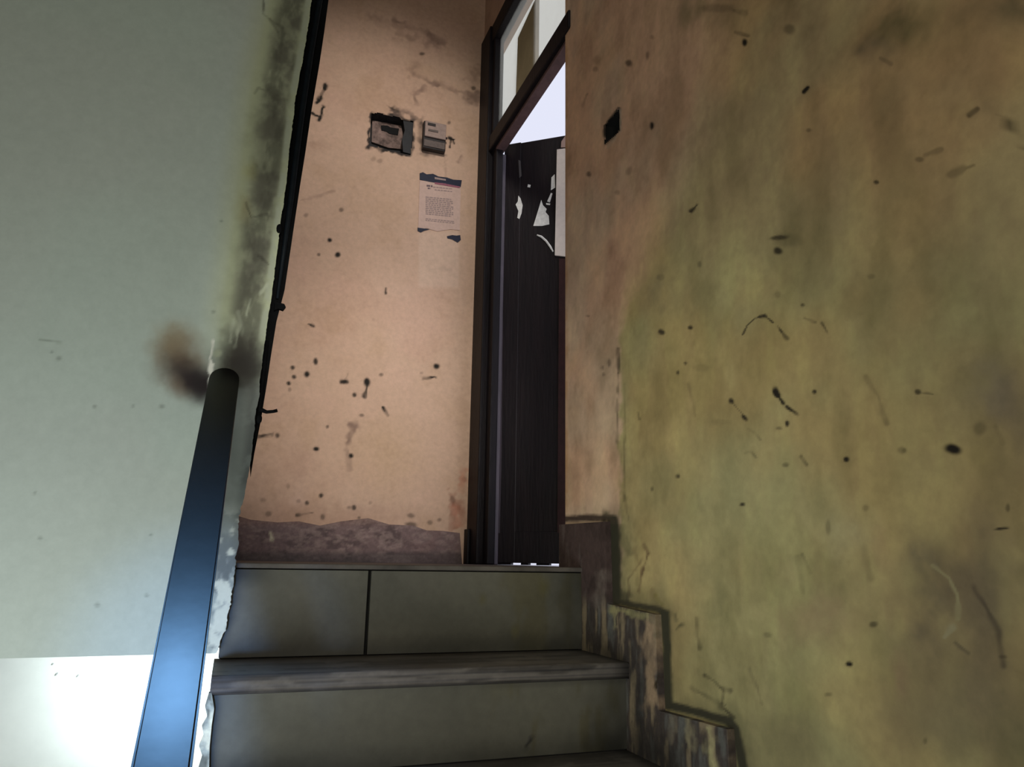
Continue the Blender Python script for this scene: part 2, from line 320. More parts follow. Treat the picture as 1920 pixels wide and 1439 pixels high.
# grime and brown scrapes next to the stepped skirting
for pts, wd, c, a in [([(1208, 1022), (1214, 1040), (1204, 1070), (1196, 1110)], 3, BR, .75), ([(1202, 1050), (1180, 1085), (1176, 1130)], 3, BR, .6), ([(1190, 1030), (1196, 1060)], 5, BR, .35), ([(1165, 985), (1172, 1020), (1178, 1040)], 6, OLD, .6),
        ([(1265, 1150), (1270, 1162)], 5, OLD, .9), ([(1268, 1180), (1277, 1172)], 4, OLD, .9), ([(1168, 1115), (1176, 1128)], 8, OLD, .9), ([(1135, 962), (1130, 985)], 6, OLD, .7), ([(1232, 1118), (1240, 1135)], 5, (.2, .16, .03), .6), ([(1222, 1105), (1228, 1130)], 4, BR, .3)]:
    p.stroke(pts, wd, c, a, .8, .8)
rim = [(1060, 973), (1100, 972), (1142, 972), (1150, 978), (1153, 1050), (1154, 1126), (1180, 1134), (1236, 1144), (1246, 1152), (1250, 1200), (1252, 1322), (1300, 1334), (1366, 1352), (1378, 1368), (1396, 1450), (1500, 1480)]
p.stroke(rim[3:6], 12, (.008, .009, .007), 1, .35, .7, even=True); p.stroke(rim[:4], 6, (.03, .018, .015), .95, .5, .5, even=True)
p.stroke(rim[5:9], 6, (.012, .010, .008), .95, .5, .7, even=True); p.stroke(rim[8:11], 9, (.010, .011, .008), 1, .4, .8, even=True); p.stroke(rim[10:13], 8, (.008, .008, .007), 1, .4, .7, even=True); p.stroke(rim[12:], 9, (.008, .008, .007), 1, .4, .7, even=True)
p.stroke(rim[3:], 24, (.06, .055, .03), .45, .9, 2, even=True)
p.stroke(hole + hole[:1], 3, (.02, .018, .014), .9, .6, .4); p.stroke([(1163, 208), (1163, 248), (1140, 275)], 3, (.42, .36, .28), .5)
p.stroke([(1061, 0), (1061, 960)], 3, (.45, .24, .10), .45, .6, .3)
attr(me, p.c)
wall_right = struct(link('wall_right', me, M_wall, smooth=True), 'olive plaster wall beside the flight, stained and spotted, pink near the doorway')
# the wall's thickness at the doorway and the plain rest of it behind the camera
bm = BM(); box(bm, (XR + .002, YE - .30, ZF), (XR + .15, YE, CE)); o = obj('wall_right_end', bm, mat('jamb_plaster', (.34, .22, .15), .8, noise=.1)); struct(o)
bm = BM(); Yn = Yc[-1]; box(bm, (XR, -2.2, ZF), (XR + .1, Yn, CE)); struct(obj('wall_right_rear', bm, M_plain))
# ------------------------------------------------------------------ back wall (pink)
xs = np.arange(-.05, XR + .02, .0055); zs = np.arange(-.02, CE, .0055)
X, Z = np.meshgrid(xs, zs); Pb = np.stack([X, np.full_like(X, Y2), Z], -1)
gx, gy = proj(Pb); cx = (gx[:-1, :-1] + gx[1:, 1:]) / 2; cy = (gy[:-1, :-1] + gy[1:, 1:]) / 2
rec = [(697, 213), (712, 211), (724, 217), (748, 219), (752, 224), (775, 228), (774, 262), (770, 290), (758, 288), (745, 285), (728, 283), (710, 276), (692, 274), (694, 245)]
me = grid_mesh('wall_back', Pb, ~inside(cx, cy, rec)); flat = Pb.reshape(-1, 3); u = flat[:, 0]; v = flat[:, 2]
p = Paint(flat, u, v, (.60, .41, .295))
n1 = fbm(u, v, 2.5, 21, 4); n2 = fbm(u, v, 7, 22, 5); n3 = fbm(u, v, 25, 23, 4)
p.mul(ss(n1, .5, .75) * .5, (.90, .84, .84)); p.mul(ss(n2, .52, .75) * .45, (.88, .86, .78)); p.mul(ss(1 - n2, .55, .8) * .5, (1.08, 1.06, 1.1)); p.mul(ss(n3, .6, .8) * .3, (.86, .84, .8))
for (x, y, rx, ry, a, c) in [(760, 40, 110, 60, .2, (.40, .26, .19)), (890, 140, 14, 14, .5, (.2, .12, .08)), (888, 182, 18, 12, .7, (.13, .08, .06)), (592, 272, 22, 10, .3, (.3, .18, .12)), (815, 78, 16, 9, .5, (.2, .12, .1)),
        (720, 850, 60, 60, .2, (.45, .30, .12)), (560, 870, 20, 25, .25, (.35, .2, .14)), (520, 900, 60, 60, .25, (.45, .27, .2)), (600, 970, 160, 22, .4, (.34, .2, .14)), (760, 560, 60, 70, .2, (.72, .5, .4)), (860, 600, 16, 300, .25, (.5, .35, .25)),
        (480, 1000, 60, 80, .3, (.3, .2, .15)), (870, 830, 14, 160, .35, (.42, .28, .2))]:
    p.blob(x, y, rx, ry, 0, c, a, .9, 4)
SM = (.16, .095, .075)
for pts, wd, a in [([(742, 40), (765, 52), (802, 60)], 7, .5), ([(745, 65), (775, 72)], 7, .4), ([(775, 140), (800, 152), (822, 160)], 6, .45), ([(778, 190), (776, 180), (790, 168)], 6, .5), ([(822, 160), (850, 172), (885, 176)], 4, .35),
        ([(700, 30), (735, 45)], 10, .25), ([(810, 70), (828, 80)], 7, .4), ([(770, 135), (780, 120)], 6, .3), ([(565, 375), (600, 365), (625, 360)], 3, .25), ([(830, 240), (835, 330)], 2, .2), ([(655, 795), (665, 800), (655, 830)], 6, .6), ([(650, 845), (654, 880)], 5, .4),
        ([(866, 293), (858, 305)], 4, .4), ([(805, 505), (845, 505)], 3, .3)]:
    p.stroke(pts, wd, SM, a, .8, 1)
for pts, wd, a in [([(611, 160), (604, 175), (596, 192)], 3.5, 1), ([(585, 213), (598, 218)], 2.5, .9), ([(605, 202), (602, 214), (598, 225)], 3.5, 1), ([(842, 259), (852, 262)], 2.5, .9), ([(845, 262), (844, 277)], 2.5, .85), ([(850, 262), (852, 270)], 2.5, .8),
        ([(485, 818), (508, 814)], 3.5, .95), ([(578, 608), (587, 613)], 2.5, .8), ([(795, 711), (815, 707)], 3, .9), ([(688, 712), (687, 728), (684, 744)], 3.5, .85), ([(718, 764), (727, 779)], 2.5, .8), ([(723, 540), (724, 551)], 2, .8), ([(653, 700), (645, 718)], 2, .4), ([(640, 716), (650, 717)], 3, .8),
        ([(555, 966), (586, 962)], 2.5, .6)]:
    p.stroke(pts, wd, DK, a, .6, .3)
for (x, y, rx, ry, a) in [(792, 101, 5, 3, .7), (888, 165, 4, 4, .7), (842, 230, 3, 3, .6), (640, 394, 4, 4, .6), (618, 450, 4, 4, 1), (633, 478, 5, 5, 1), (598, 477, 3, 3, .7), (574, 404, 4, 4, .4), (592, 678, 4, 6, .95), (575, 702, 5.5, 6, 1), (549, 690, 4, 4, .9),
        (551, 707, 4, 4, .9), (541, 719, 4, 4, .95), (543, 731, 3, 4, .4), (520, 817, 4, 4, .8), (593, 842, 6, 4, 1), (614, 801, 3, 3, .7), (602, 930, 4, 4, .9), (576, 944, 4, 4, .8), (503, 964, 6, 5, .5), (688, 717, 6, 8, 1), (665, 741, 4, 4, .9), (645, 716, 5, 3, .8),
        (715, 703, 4, 3, .6), (818, 687, 5.5, 5.5, 1), (678, 779, 4, 3, .6), (658, 855, 4.5, 4.5, 1), (664, 952, 4, 5, .85), (605, 970, 4, 5, .6), (673, 972, 3, 3, .6), (770, 967, 7, 4, .55), (770, 985, 10, 6, .7), (806, 980, 5, 4, .5), (694, 943, 4, 3, .3), (824, 975, 4, 3, .5),
        (540, 912, 3, 5, .3), (655, 952, 4, 3, .4), (790, 700, 3, 2, .3), (560, 940, 4, 3, .35), (493, 938, 5, 4, .3), (700, 600, 3, 3, .15), (870, 900, 4, 6, .5)]:
    p.blob(x, y, rx, ry, 0, DK, a, .45, .5)
for pts, wd, c, a in [([(845, 928), (852, 950), (848, 975)], 7, (.26, .075, .04), .75), ([(862, 940), (868, 975), (850, 990)], 6, (.33, .12, .07), .6), ([(870, 880), (862, 920)], 7, (.5, .22, .14), .5), ([(850, 955), (862, 985)], 5, (.6, .3, .2), .6), ([(846, 932), (850, 938)], 4, DK, .7)]:
    p.stroke(pts, wd, c, a, .8, 1.5)
# paler rectangle where a poster was peeled off, dark rim of the broken recess with its depth shade painted in
fade = ss(p.x, 782, 788) * (1 - ss(p.x, 857, 863)) * ss(p.y, 430, 440) * (1 - ss(p.y, 534, 546))
p.mix(fade * .35 * (.6 + .8 * n2), (.74, .56, .44))
p.stroke(rec + rec[:1], 4, (.035, .026, .022), .95, .6, 1.2)
p.stroke([(735, 205), (750, 212), (770, 213), (780, 222)], 6, (.14, .095, .075), .85, .8, 1.5)
p.stroke([(728, 200), (745, 206)], 3, (.06, .04, .03), .8, .8, 1)
p.blob(712, 302, 5, 4, 0, (.2, .13, .09), .5); p.blob(700, 298, 5, 4, 0, (.2, .13, .09), .4)
p.stroke([(790, 226), (790, 284), (836, 292)], 5, (.10, .07, .055), .75, .8, .8)
attr(me, p.c); struct(link('wall_back', me, M_wall, smooth=True), 'pink plaster wall at the back of the landing')
# the landing goes on behind the green wall
bm = BM(); box(bm, (-1.9, Y2, zlb), (-.048, Y2 + .1, CE)); struct(obj('wall_back_left', bm, mat('pink_plaster_plain', (.52, .35, .25), .8, noise=.15, nscale=8)))
bm = BM(); box(bm, (-1.9, YLb, -.014), (-.0, Y2 + .02, 0)); struct(obj('floor_landing_left', bm, M_floor))
# side wall over the doorway
bm = BM(); box(bm, (XR, YE, 2.80), (XR + .12, Y2 + .1, CE)); struct(obj('wall_over_door', bm, mat('pink_side_plaster', (.52, .34, .24), .8, noise=.15, nscale=12)))

# ------------------------------------------------------------------ left wall (pale green), ragged right edge
EDGE = [(584, -60), (584, 0), (576, 62), (566, 120), (555, 180), (546, 250), (538, 333), (530, 390), (524, 438), (514, 520), (507, 570), (500, 615), (491, 682), (483, 755), (472, 848), (467, 885), (449, 970), (445, 1020), (438, 1076), (432, 1130), (423, 1185), (408, 1218), (399, 1233)]
YL = Y1 - .03
zb = onY(150, 1232, YL)[2]
ez = np.array([onY(x, y, YL)[2] for x, y in EDGE])[::-1]; ex = np.array([onY(x, y, YL)[0] for x, y in EDGE])[::-1]
zs = np.concatenate([np.linspace(zb, 1.95, 430), np.linspace(1.96, CE, 12)])
rs = np.random.RandomState(5); jag = np.convolve(rs.randn(len(zs) + 6), np.ones(7) / 7, 'valid') * .002 + rs.randn(len(zs)) * .0003
er = np.interp(zs, ez, ex) + jag * (1 + 2.2 * (zs < .15))
tt = np.concatenate([[0], np.linspace(.40, 1, 230) ** .9]); tt = (tt - tt[0]) / (tt[-1] - tt[0])
XL = -1.9; tcol = np.concatenate([np.linspace(0, .55, 4)[:-1], np.linspace(.55, 1, 270)])
X = XL + (er[:, None] - XL) * tcol[None, :]; Z = np.repeat(zs[:, None], len(tcol), 1)
Pl = np.stack([X, np.full_like(X, YL), Z], -1)
me = grid_mesh('wall_left', Pl); flat = Pl.reshape(-1, 3); u = flat[:, 0]; v = flat[:, 2]
p = Paint(flat, u, v, (.445, .53, .475))
n1 = fbm(u, v, 1.6, 31, 3); n2 = fbm(u, v, 7, 32, 5); n3 = fbm(u * 1.5, v * .6, 26, 33, 4); n5 = fbm(u, v, 18, 35, 5)
p.mul(ss(n1, .45, .7) * .5, (1.0, .93, .95)); p.mul(ss(n2, .5, .75) * .3, (.93, .94, .94)); p.mul(n3 * .2, (.9, .9, .9))
bx_ = np.interp(p.y, [0, 150, 350, 500, 640, 700, 1240], [500, 468, 440, 422, 402, 396, 392])     # clean / dirty border
ex_ = np.interp(p.y, [e[1] for e in EDGE], [e[0] for e in EDGE])
upper = 1 - ss(p.y, 640, 760)
p.mix(ss(p.x, bx_ - 45, bx_ + 15) * .42 * (1 - ss(p.y, 560, 720)), (.42, .44, .20))
q = (p.x - bx_) / np.maximum(ex_ - bx_, 5)
p.mix(ss(p.x, bx_ - 4, bx_ + 14) * .35 * upper, (.36, .40, .22))
core = ss(q, .12, .5) * (1 - ss(q, .78, .96)); p.mix(core * (.55 + .6 * ss(n5, .35, .65)) * .85 * upper, (.135, .138, .105))
p.mix(core * ss(n3, .4, .65) * .6 * upper, (.075, .078, .058))
for (x, y, rx, ry, a) in [(535, 50, 22, 60, .6), (512, 210, 24, 40, .65), (505, 330, 22, 70, .6), (478, 250, 16, 30, .25), (470, 440, 25, 50, .45), (455, 560, 28, 80, .5), (440, 645, 26, 26, .5)]:
    p.blob(x, y, rx, ry, 8, (.07, .07, .05), a * .6, .95, 5)
p.mix(ss(q, .84, .9) * (1 - ss(q, .97, 1.0)) * .75 * ss(n5, .3, .5) * upper, (.34, .38, .30))
p.blob(470, 320, 12, 16, 0, (.34, .34, .13), .35, .9, 2); p.blob(455, 390, 12, 24, 0, (.24, .20, .08), .45, .9, 2)
for pts in [[(494, 0), (492, 25), (505, 35), (520, 60)], [(505, 35), (530, 52)], [(478, 175), (485, 165), (495, 170)], [(483, 480), (505, 495)], [(460, 380), (470, 408), (500, 400)]]:
    p.stroke(pts, 2.2, (.04, .04, .03), .55, .8, .6)
for pts in [[(500, 535), (488, 552)], [(447, 585), (450, 610), (440, 650)], [(432, 640), (438, 600)], [(470, 560), (462, 590)]]: p.stroke(pts, 3, (.45, .50, .38), .5, .8, .6)
# soot and grease round the rail end
p.blob(326, 645, 34, 34, 30, (.32, .26, .15), .8, .95, 3); p.blob(342, 685, 46, 40, 45, (.16, .11, .065), .9, .95, 3); p.blob(360, 712, 46, 26, 35, (.030, .022, .022), 1, .9, 2); p.blob(382, 722, 24, 26, 0, (.014, .010, .011), 1, .8, 1)
p.blob(330, 725, 22, 14, 30, (.2, .14, .09), .45, .9, 2)
p.blob(450, 680, 42, 44, 0, (.018, .015, .011), 1, .9, 3); p.blob(464, 715, 26, 52, 0, (.03, .03, .026), .9, .9, 3)
p.stroke([(398, 640), (396, 680), (393, 700), (391, 725)], 4, (.72, .74, .66), .8, .6, 1.5); p.blob(408, 663, 8, 7, 0, (.3, .34, .24), .8)
# bare grey plaster right of the rail, chipped to white farther down
lowm = ss(p.y, 700, 770) * ss(p.x, bx_ + 6, bx_ + 22)
p.mix(lowm * .92, (.125, .14, .125)); p.mix(lowm * ss(q, .70, .95) * .75, (.055, .062, .06)); p.mix(lowm * ss(n5, .5, .65) * .35, (.20, .23, .21))
chip = ss(p.y, 930, 1060) * ss(p.x, bx_ - 10, bx_ + 5); p.mix(chip * .8, (.36, .41, .40)); p.mix(chip * ss(n3, .5, .66) * .75, (.10, .12, .13)); p.mix(chip * ss(n5, .54, .64) * .9, (.72, .76, .66)); p.mix(chip * ss(1 - n5, .55, .68) * .7, (.09, .10, .10))
for (x, y, r) in [(97, 660, 3), (177, 763, 4), (303, 763, 5), (250, 762, 3), (110, 672, 5), (65, 925, 3), (183, 1135, 5), (275, 1117, 4), (75, 1010, 4), (283, 1003, 3), (400, 585, 4), (415, 415, 3)]: p.blob(x, y, r, r * .8, 0, (.14, .16, .14), .5, .7)
p.stroke([(72, 638), (125, 644)], 1.6, (.2, .24, .2), .5)
attr(me, p.c); wl = struct(link('wall_left', me, M_wallg, smooth=True), 'pale green wall left of the flight with a grimy edge')
# body behind the skin of the left wall
pts = [(XL, YL + .001, zb), *[(float(x) - .004, YL + .001, float(z)) for x, z in zip(er[::12], zs[::12])], (XL, YL + .001, CE)]
struct(obj('wall_left_core', prism(pts, (0, .12, 0)), M_plain))

# ------------------------------------------------------------------ other shell
bm = BM(); box(bm, (-1.9, -2.2, CE), (XR + .3, Y2 + .2, CE + .1)); struct(obj('ceiling', bm, M_ceil))
bm = BM(); box(bm, (-1.9, -2.2, ZF - .1), (XR, 3.9, ZF)); struct(obj('floor_lower', bm, M_floor))
bm = BM(); box(bm, (-2.0, -2.2, ZF), (-1.9, 3.9, CE)); struct(obj('wall_far_left', bm, M_plain))
bm = BM(); box(bm, (-2.0, -2.3, ZF), (XR + .1, -2.2, CE)); struct(obj('wall_rear', bm, M_plain))
# landing: slab and stone floor
bm = BM(); box(bm, (.0, Y1 + .02, -.2), (XR + .3, Y2 + .05, -.014)); struct(obj('floor_slab', bm, M_mortar))
bm = BM(); box(bm, (.0, Y1 - .004, -.014), (XR + .12, Y2 + .02, 0), .003); struct(obj('floor_landing', bm, M_floor), 'stone landing floor seen edge on at the top of the stairs')
bm = BM(); box(bm, (-1.9, YL + .13, zb), (.0, 3.9, zb + .12)); struct(obj('ceiling_lower', bm, M_ceil))
# bright wall of the lower flight, seen under the green wall
YW = 3.30
bm = BM(); box(bm, (-1.9, YW, ZF), (.3, YW + .1, zb)); lw = struct(obj('wall_lower_back', bm, M_pale), 'brightly lit pale wall under the green wall')
bm = BM()
for (x, y, r) in [(99, 1246, 3), (106, 1265, 4), (146, 1268, 4), (200, 1244, 2)]:
    c = onY(x, y, YW - .0015); bmesh.ops.create_icosphere(bm, subdivisions=1, radius=.006, matrix=Matrix.Translation(c) @ Matrix.Rotation(.6, 4, 'Y') @ Matrix.Diagonal((.35 * r / 3, .1, .9 * r / 3, 1)))
o = obj('plaster_chip', bm, mat('grey_chip', (.35, .37, .36), .9), lw); o['kind'] = 'stuff'
o.location = (0, 0, 0)
bm = BM(); box(bm, (XR + .2, Y1, -.03), (XR + 4, 7, -.012)); struct(obj('floor_outside', bm, M_lead))

# ------------------------------------------------------------------ staircase
SX0 = -.012; SX1 = XR - .018
st = thing('staircase', 'narrow flight of dark stone stairs climbing to the pink landing', 'stairs', (.5, 1.3, ZF))
pts = [(SX0 + .012, Y1 + .02, -.02)]
for i in range(len(NY) - 1):
    pts += [(SX0 + .012, NY[i] + .026, NZ[i] - .045), (SX0 + .012, NY[i] + .026, NZ[i + 1] - .045)]
pts += [(SX0 + .012, NY[-1], NZ[-1]), (SX0 + .012, Y1 + .12, NZ[-1]), (SX0 + .012, Y1 + .12, -.02)]
obj('stair_body', prism(pts, (SX1 - SX0 - .012, 0, 0)), M_mortar, st)
jx = onY(690, 1140, NY[0])[0]
for i in range(len(NY) - 1):
    y0 = NY[i] + (.001 if i == 0 else .018); z1 = (-.0175 if i == 0 else NZ[i] - .044); z0 = NZ[i + 1] + .003
    spans = [(SX0 + .01, jx - .005), (jx + .005, SX1)] if i == 0 else [(SX0 + .004 if i % 2 else SX0 + .004, SX1)]
    for k, (a, b) in enumerate(spans):
        if i > 2:
            bm = BM(); box(bm, (a, y0, z0), (b, y0 + .022, z1), .002); obj('riser_tile', bm, M_tile, st); continue
        bm = cut_poly([(a, y0, z0), (b, y0, z0), (b, y0, z1), (a, y0, z1)], (0, 1, 0), .009)
        me = bpy.data.meshes.new('riser_tile'); bm.to_mesh(me); bm.free()
        P = np.array([v.co[:] for v in me.vertices]); q = Paint(P, P[:, 0], P[:, 2], (.118, .116, .094))
        m = fbm(P[:, 0], P[:, 2], 5, 71 + i, 5); m2 = fbm(P[:, 0] * 3, P[:, 2] * .8, 6, 72 + i, 4)
        q.mul(ss(m, .45, .7) * .6, (.7, .72, .72)); q.mix(ss(q.x, 860, 1000) * ss(m2, .48, .66) * .45, (.085, .072, .024))
        q.mul(ss(P[:, 0], SX1 - .16, SX1) * (.25 + .9 * m2), (.4, .41, .42)); q.mul((1 - ss(P[:, 2], z0, z0 + .07)) * .6 * (.6 + m), (.35, .36, .36)); q.mul((1 - ss(P[:, 0], a + .03, a + .15)) * ss(P[:, 2], z1 - .06, z1 - .01) * .95 * (k == 0 and i == 0), (.18, .22, .26))  # colour darkened towards the right end, the foot and the upper left corner
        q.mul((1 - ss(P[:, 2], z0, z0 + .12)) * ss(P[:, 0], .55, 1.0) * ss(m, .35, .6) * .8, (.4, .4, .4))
        for (x, y, r) in [(1020, 1100, 9), (965, 1185, 7), (905, 1125, 5)]: q.blob(x, y, r, r * 1.8, 0, (.10, .09, .025), .5, .9)
        q.stroke([(985, 1405), (997, 1385)], 3, (.02, .02, .02), .8)
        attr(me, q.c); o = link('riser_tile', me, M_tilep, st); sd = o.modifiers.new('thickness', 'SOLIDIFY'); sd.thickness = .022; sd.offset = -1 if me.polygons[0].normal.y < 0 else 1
    if i: 
        if i < 3:
            bm = BM(); y0, y1, zt, zb_ = NY[i], NY[i - 1] + .018, NZ[i], NZ[i] - .042; r_ = .006
            prof = [(y1, zb_), (y0 + r_, zb_), (y0 + .002, zb_ + .002), (y0, zb_ + r_)] + [(y0 + .0015 * math.sin(k * 2.1), zb_ + r_ + (zt - zb_ - 2 * r_) * k / 6) for k in range(1, 6)] + [(y0, zt - r_), (y0 + .002, zt - .002), (y0 + r_, zt)] + [(y0 + r_ + (y1 - y0 - r_) * k / 24, zt) for k in range(1, 25)]
            xs_ = np.linspace(SX0, SX1, 180); rows = [[bm.verts.new((float(x), y, z)) for x in xs_] for y, z in prof]
            for A, B in zip(rows, rows[1:] + rows[:1]):
                for k in range(len(xs_) - 1): bm.faces.new([A[k], A[k + 1], B[k + 1], B[k]])
            bm.faces.new([r[0] for r in rows]); bm.faces.new([r[-1] for r in rows][::-1]); bmesh.ops.recalc_face_normals(bm, faces=bm.faces)
            me = bpy.data.meshes.new('tread'); bm.to_mesh(me); bm.free()
            P = np.array([v.co[:] for v in me.vertices]); q = Paint(P, P[:, 0], P[:, 1], (.135, .125, .120))
            m = fbm(P[:, 0] * .5, P[:, 1] * 6 + P[:, 2] * 9, 5, 81 + i, 5); m2 = fbm(P[:, 0] * 2, P[:, 1] * 3 + P[:, 2] * 6, 9, 85 + i, 5); m3 = fbm(P[:, 0] * .8, P[:, 2] * 14 + P[:, 1], 6, 88, 4)
            q.mix(ss(m, .45, .62) * .75, (.060, .056, .056)); q.mix(ss(m2, .5, .66) * .5, (.19, .175, .165)); q.mix(ss(m3, .52, .62) * .7 * (P[:, 1] < y0 + .01), (.035, .033, .034))
            q.mul(ss(P[:, 1], y1 - .10, y1 - .015) * (.2 + m2), (.4, .4, .4)); q.mul(ss(P[:, 0], .72, SX1) * .5, (.5, .5, .5)); q.mul(ss(P[:, 0], SX1 - .06, SX1) * .9, (.2, .2, .2)); q.mul((P[:, 2] < zb_ + .008) * .8, (.3, .3, .3))  # colour darkened along the back edge, right end and nosing underside
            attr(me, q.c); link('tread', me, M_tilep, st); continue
        bm = BM(); box(bm, (SX0, NY[i], NZ[i] - .042), (SX1, NY[i - 1] + .018, NZ[i]), .007, 3)
        # worn, slightly uneven nosing
        obj('tread', bm, M_tread, st)
# ragged plaster left on the open ends of the steps
def ragged(name, px, Y, depth, seed, par, wear):
    rs = np.random.RandomState(seed); pts = []
    for (x, y) in px: pts.append(onY(x + rs.uniform(-1.5, 1.5), y, Y))
    bm = cut_poly(pts, (0, 1, 0), .006)
    me = bpy.data.meshes.new(name); bm.to_mesh(me); bm.free()
    P = np.array([v.co[:] for v in me.vertices]); q = Paint(P, P[:, 0], P[:, 2], (.40, .45, .42)); m = fbm(P[:, 0] * 2, P[:, 2], 26, seed, 4)
    q.mix(ss(m, .46, .60) * .85, (.10, .11, .10)); q.mix(ss(1 - m, .52, .66), (.78, .80, .66)); attr(me, q.c)
    o = link(name, me, M_worn, par); s = o.modifiers.new('thickness', 'SOLIDIFY'); s.thickness = depth; s.offset = -1 if depth > 0 else 1
    return o
L = [(390, 1300), (384, 1325), (387, 1345), (378, 1362), (381, 1380), (374, 1400), (378, 1418), (371, 1450), (366, 1500), (385, 1500), (391, 1450), (394, 1400), (396, 1360), (400, 1330), (398, 1300)]
ragged('plaster_edge', L, NY[1] - .001, .02, 4, st, 1)['label'] = 'chipped whitish plaster edge'

# stepped skirting on the right wall
SKP = [(YE + .012, 0), (YE + .012, .140), (2.030, .136), (2.022, -.100), (1.757, -.112), (1.750, -.342), (1.470, -.330), (1.462, -.575), (1.175, -.575), (1.165, -.81), (.88, -.81), (.875, -1.05)]
inner = [(NY[4] + .02, -1.05), (NY[4] + .02, NZ[4]), (NY[4], NZ[4]), (NY[3] + .02, NZ[4]), (NY[3] + .02, NZ[3] - .042), (NY[3], NZ[3] - .042), (NY[3], NZ[3]), (NY[2] + .02, NZ[3]), (NY[2] + .02, NZ[2] - .042), (NY[2], NZ[2] - .042), (NY[2], NZ[2]), (NY[1] + .02, NZ[2]), (NY[1] + .02, NZ[1] - .042),
         (NY[1], NZ[1] - .042), (NY[1], NZ[1]), (NY[0] + .008, NZ[1]), (NY[0] + .008, -.014), (NY[0] - .004, -.014), (NY[0] - .004, 0)]
pts = [(XR - .018, y, z) for y, z in SKP + inner]
bm = cut_poly(pts, (1, 0, 0), .0065)
me = bpy.data.meshes.new('baseboard_right'); bm.to_mesh(me); bm.free()
P = np.array([v.co[:] for v in me.vertices]); q = Paint(P, P[:, 1], P[:, 2], (.062, .041, .038))
m = fbm(P[:, 1] * 2.2, P[:, 2] * .5, 14, 51, 5); m2 = fbm(P[:, 1], P[:, 2], 20, 52, 4)
q.mul(ss(m2, .45, .7) * .7, (.55, .55, .55)); q.mix(ss(m, .5, .68) * .35, (.16, .13, .12))
low = ss(q.y, 1110, 1150); q.mix(low * .75, (.050, .042, .038)); q.mix(low * ss(m, .48, .6) * .8, (.24, .19, .12)); q.mix(low * ss(1 - m, .58, .7) * .5, (.14, .15, .14))
for pts_, wd, c, a in [([(1222, 1175), (1216, 1230), (1224, 1320)], 12, (.30, .215, .14), .8), ([(1150, 1142), (1210, 1156)], 7, (.27, .25, .12), .7), ([(1290, 1350), (1292, 1400)], 8, (.26, .23, .14), .75), ([(1325, 1365), (1340, 1440)], 7, (.33, .30, .16), .8), ([(1265, 1345), (1262, 1390)], 5, (.2, .17, .12), .6),
        ([(1128, 1080), (1124, 1135)], 9, (.17, .14, .12), .5), ([(1155, 1150), (1150, 1180)], 4, (.25, .22, .12), .6), ([(1165, 1150), (1168, 1175)], 3, (.2, .16, .1), .6), ([(1232, 1270), (1230, 1290)], 3, (.03, .02, .01), .8)]:
    q.stroke(pts_, wd, c, a, .8, 2)
q.mix(ss(q.x, 1180, 1200) * (1 - ss(q.x, 1200, 1212)) * ss(q.y, 1250, 1300) * .7, (.02, .018, .018))
for (x, y, rx, ry) in [(1150, 1235, 55, 30), (1230, 1415, 60, 40)]: q.blob(x, y, rx, ry, 20, (.018, .016, .015), .75, .9, 4)
attr(me, q.c)
sk = struct(link('baseboard_right', me, M_worn), 'stepped maroon skirting with worn pale patches, rising along the right wall')
s = sk.modifiers.new('thickness', 'SOLIDIFY'); s.thickness = .0178; s.offset = 1 if me.polygons[0].normal.x < 0 else -1
s.offset = -1 if me.polygons[0].normal.x < 0 else 1
# skirting on the pink wall
bp = [(430, 1060), (446, 968), (470, 975), (520, 980), (560, 978), (600, 986), (640, 978), (690, 972), (730, 984), (775, 986), (800, 995), (830, 996), (862, 1000), (866, 1070)]
pts = [onY(x, y, Y2 - .014) for x, y in bp]; pts[0][2] = 0; pts[-1][2] = 0
bm = cut_poly(pts, (0, 1, 0), .0065); me = bpy.data.meshes.new('baseboard_back'); bm.to_mesh(me); bm.free()
P = np.array([v.co[:] for v in me.vertices]); q = Paint(P, P[:, 0], P[:, 2], (.20, .135, .13))
m = fbm(P[:, 0], P[:, 2] * 1.6, 16, 61, 5); m2 = fbm(P[:, 0] * 2, P[:, 2] * 5, 14, 62, 4)
q.mix(ss(m, .5, .66) * .6, (.060, .040, .040)); q.mix(ss(m2, .5, .64) * .6, (.32, .235, .21)); q.mix(ss(q.x, 740, 800) * ss(m, .4, .6) * .55, (.24, .15, .14)); q.mix((1 - ss(q.x, 540, 680)) * .35, (.075, .055, .065))
q.mix((1 - ss(q.y, 975, 992)) * .4, (.22, .12, .09)); q.stroke([(508, 1000), (509, 1012)], 4, (.42, .38, .28), .8)
q.mix(ss(q.y, 1030, 1042) * .6, (.05, .045, .045))
attr(me, q.c); o = struct(link('baseboard_back', me, M_worn), 'worn maroon skirting along the foot of the pink wall')
s = o.modifiers.new('thickness', 'SOLIDIFY'); s.thickness = .0138; s.offset = -1 if me.polygons[0].normal.y < 0 else 1

# ------------------------------------------------------------------ handrail
hr = thing('handrail', 'black flat handrail climbing to the sooty spot on the green wall', 'handrail', (-.07, 1.2, -.5))
E0 = onY(424, 690, YL)
pit = math.atan2(.2375, .296)
dirv = Vector((0.0, -math.cos(pit), -math.sin(pit))); side = Vector((1, 0, 0)); upv = side.cross(dirv) * -1
if upv.z < 0: upv = -upv
W = .038; TH = .045; Ln = 2.0
bm = BM(); ring = []
for (ww, z0, y0) in [(.0, 0, 0)]:
    prof = []
    for k in range(13): a = math.pi * k / 12; prof.append((-math.cos(a) * W, math.sin(a) * 1.0 * W))   # rounded head against the wall
    top_pts = [Vector(E0) + dirv * .072 + side * a - dirv * b * 1.85 for a, b in prof]
    bot = [Vector(E0) + side * W + dirv * Ln, Vector(E0) - side * W + dirv * Ln]
    bm = prism(top_pts + bot, -upv * TH)
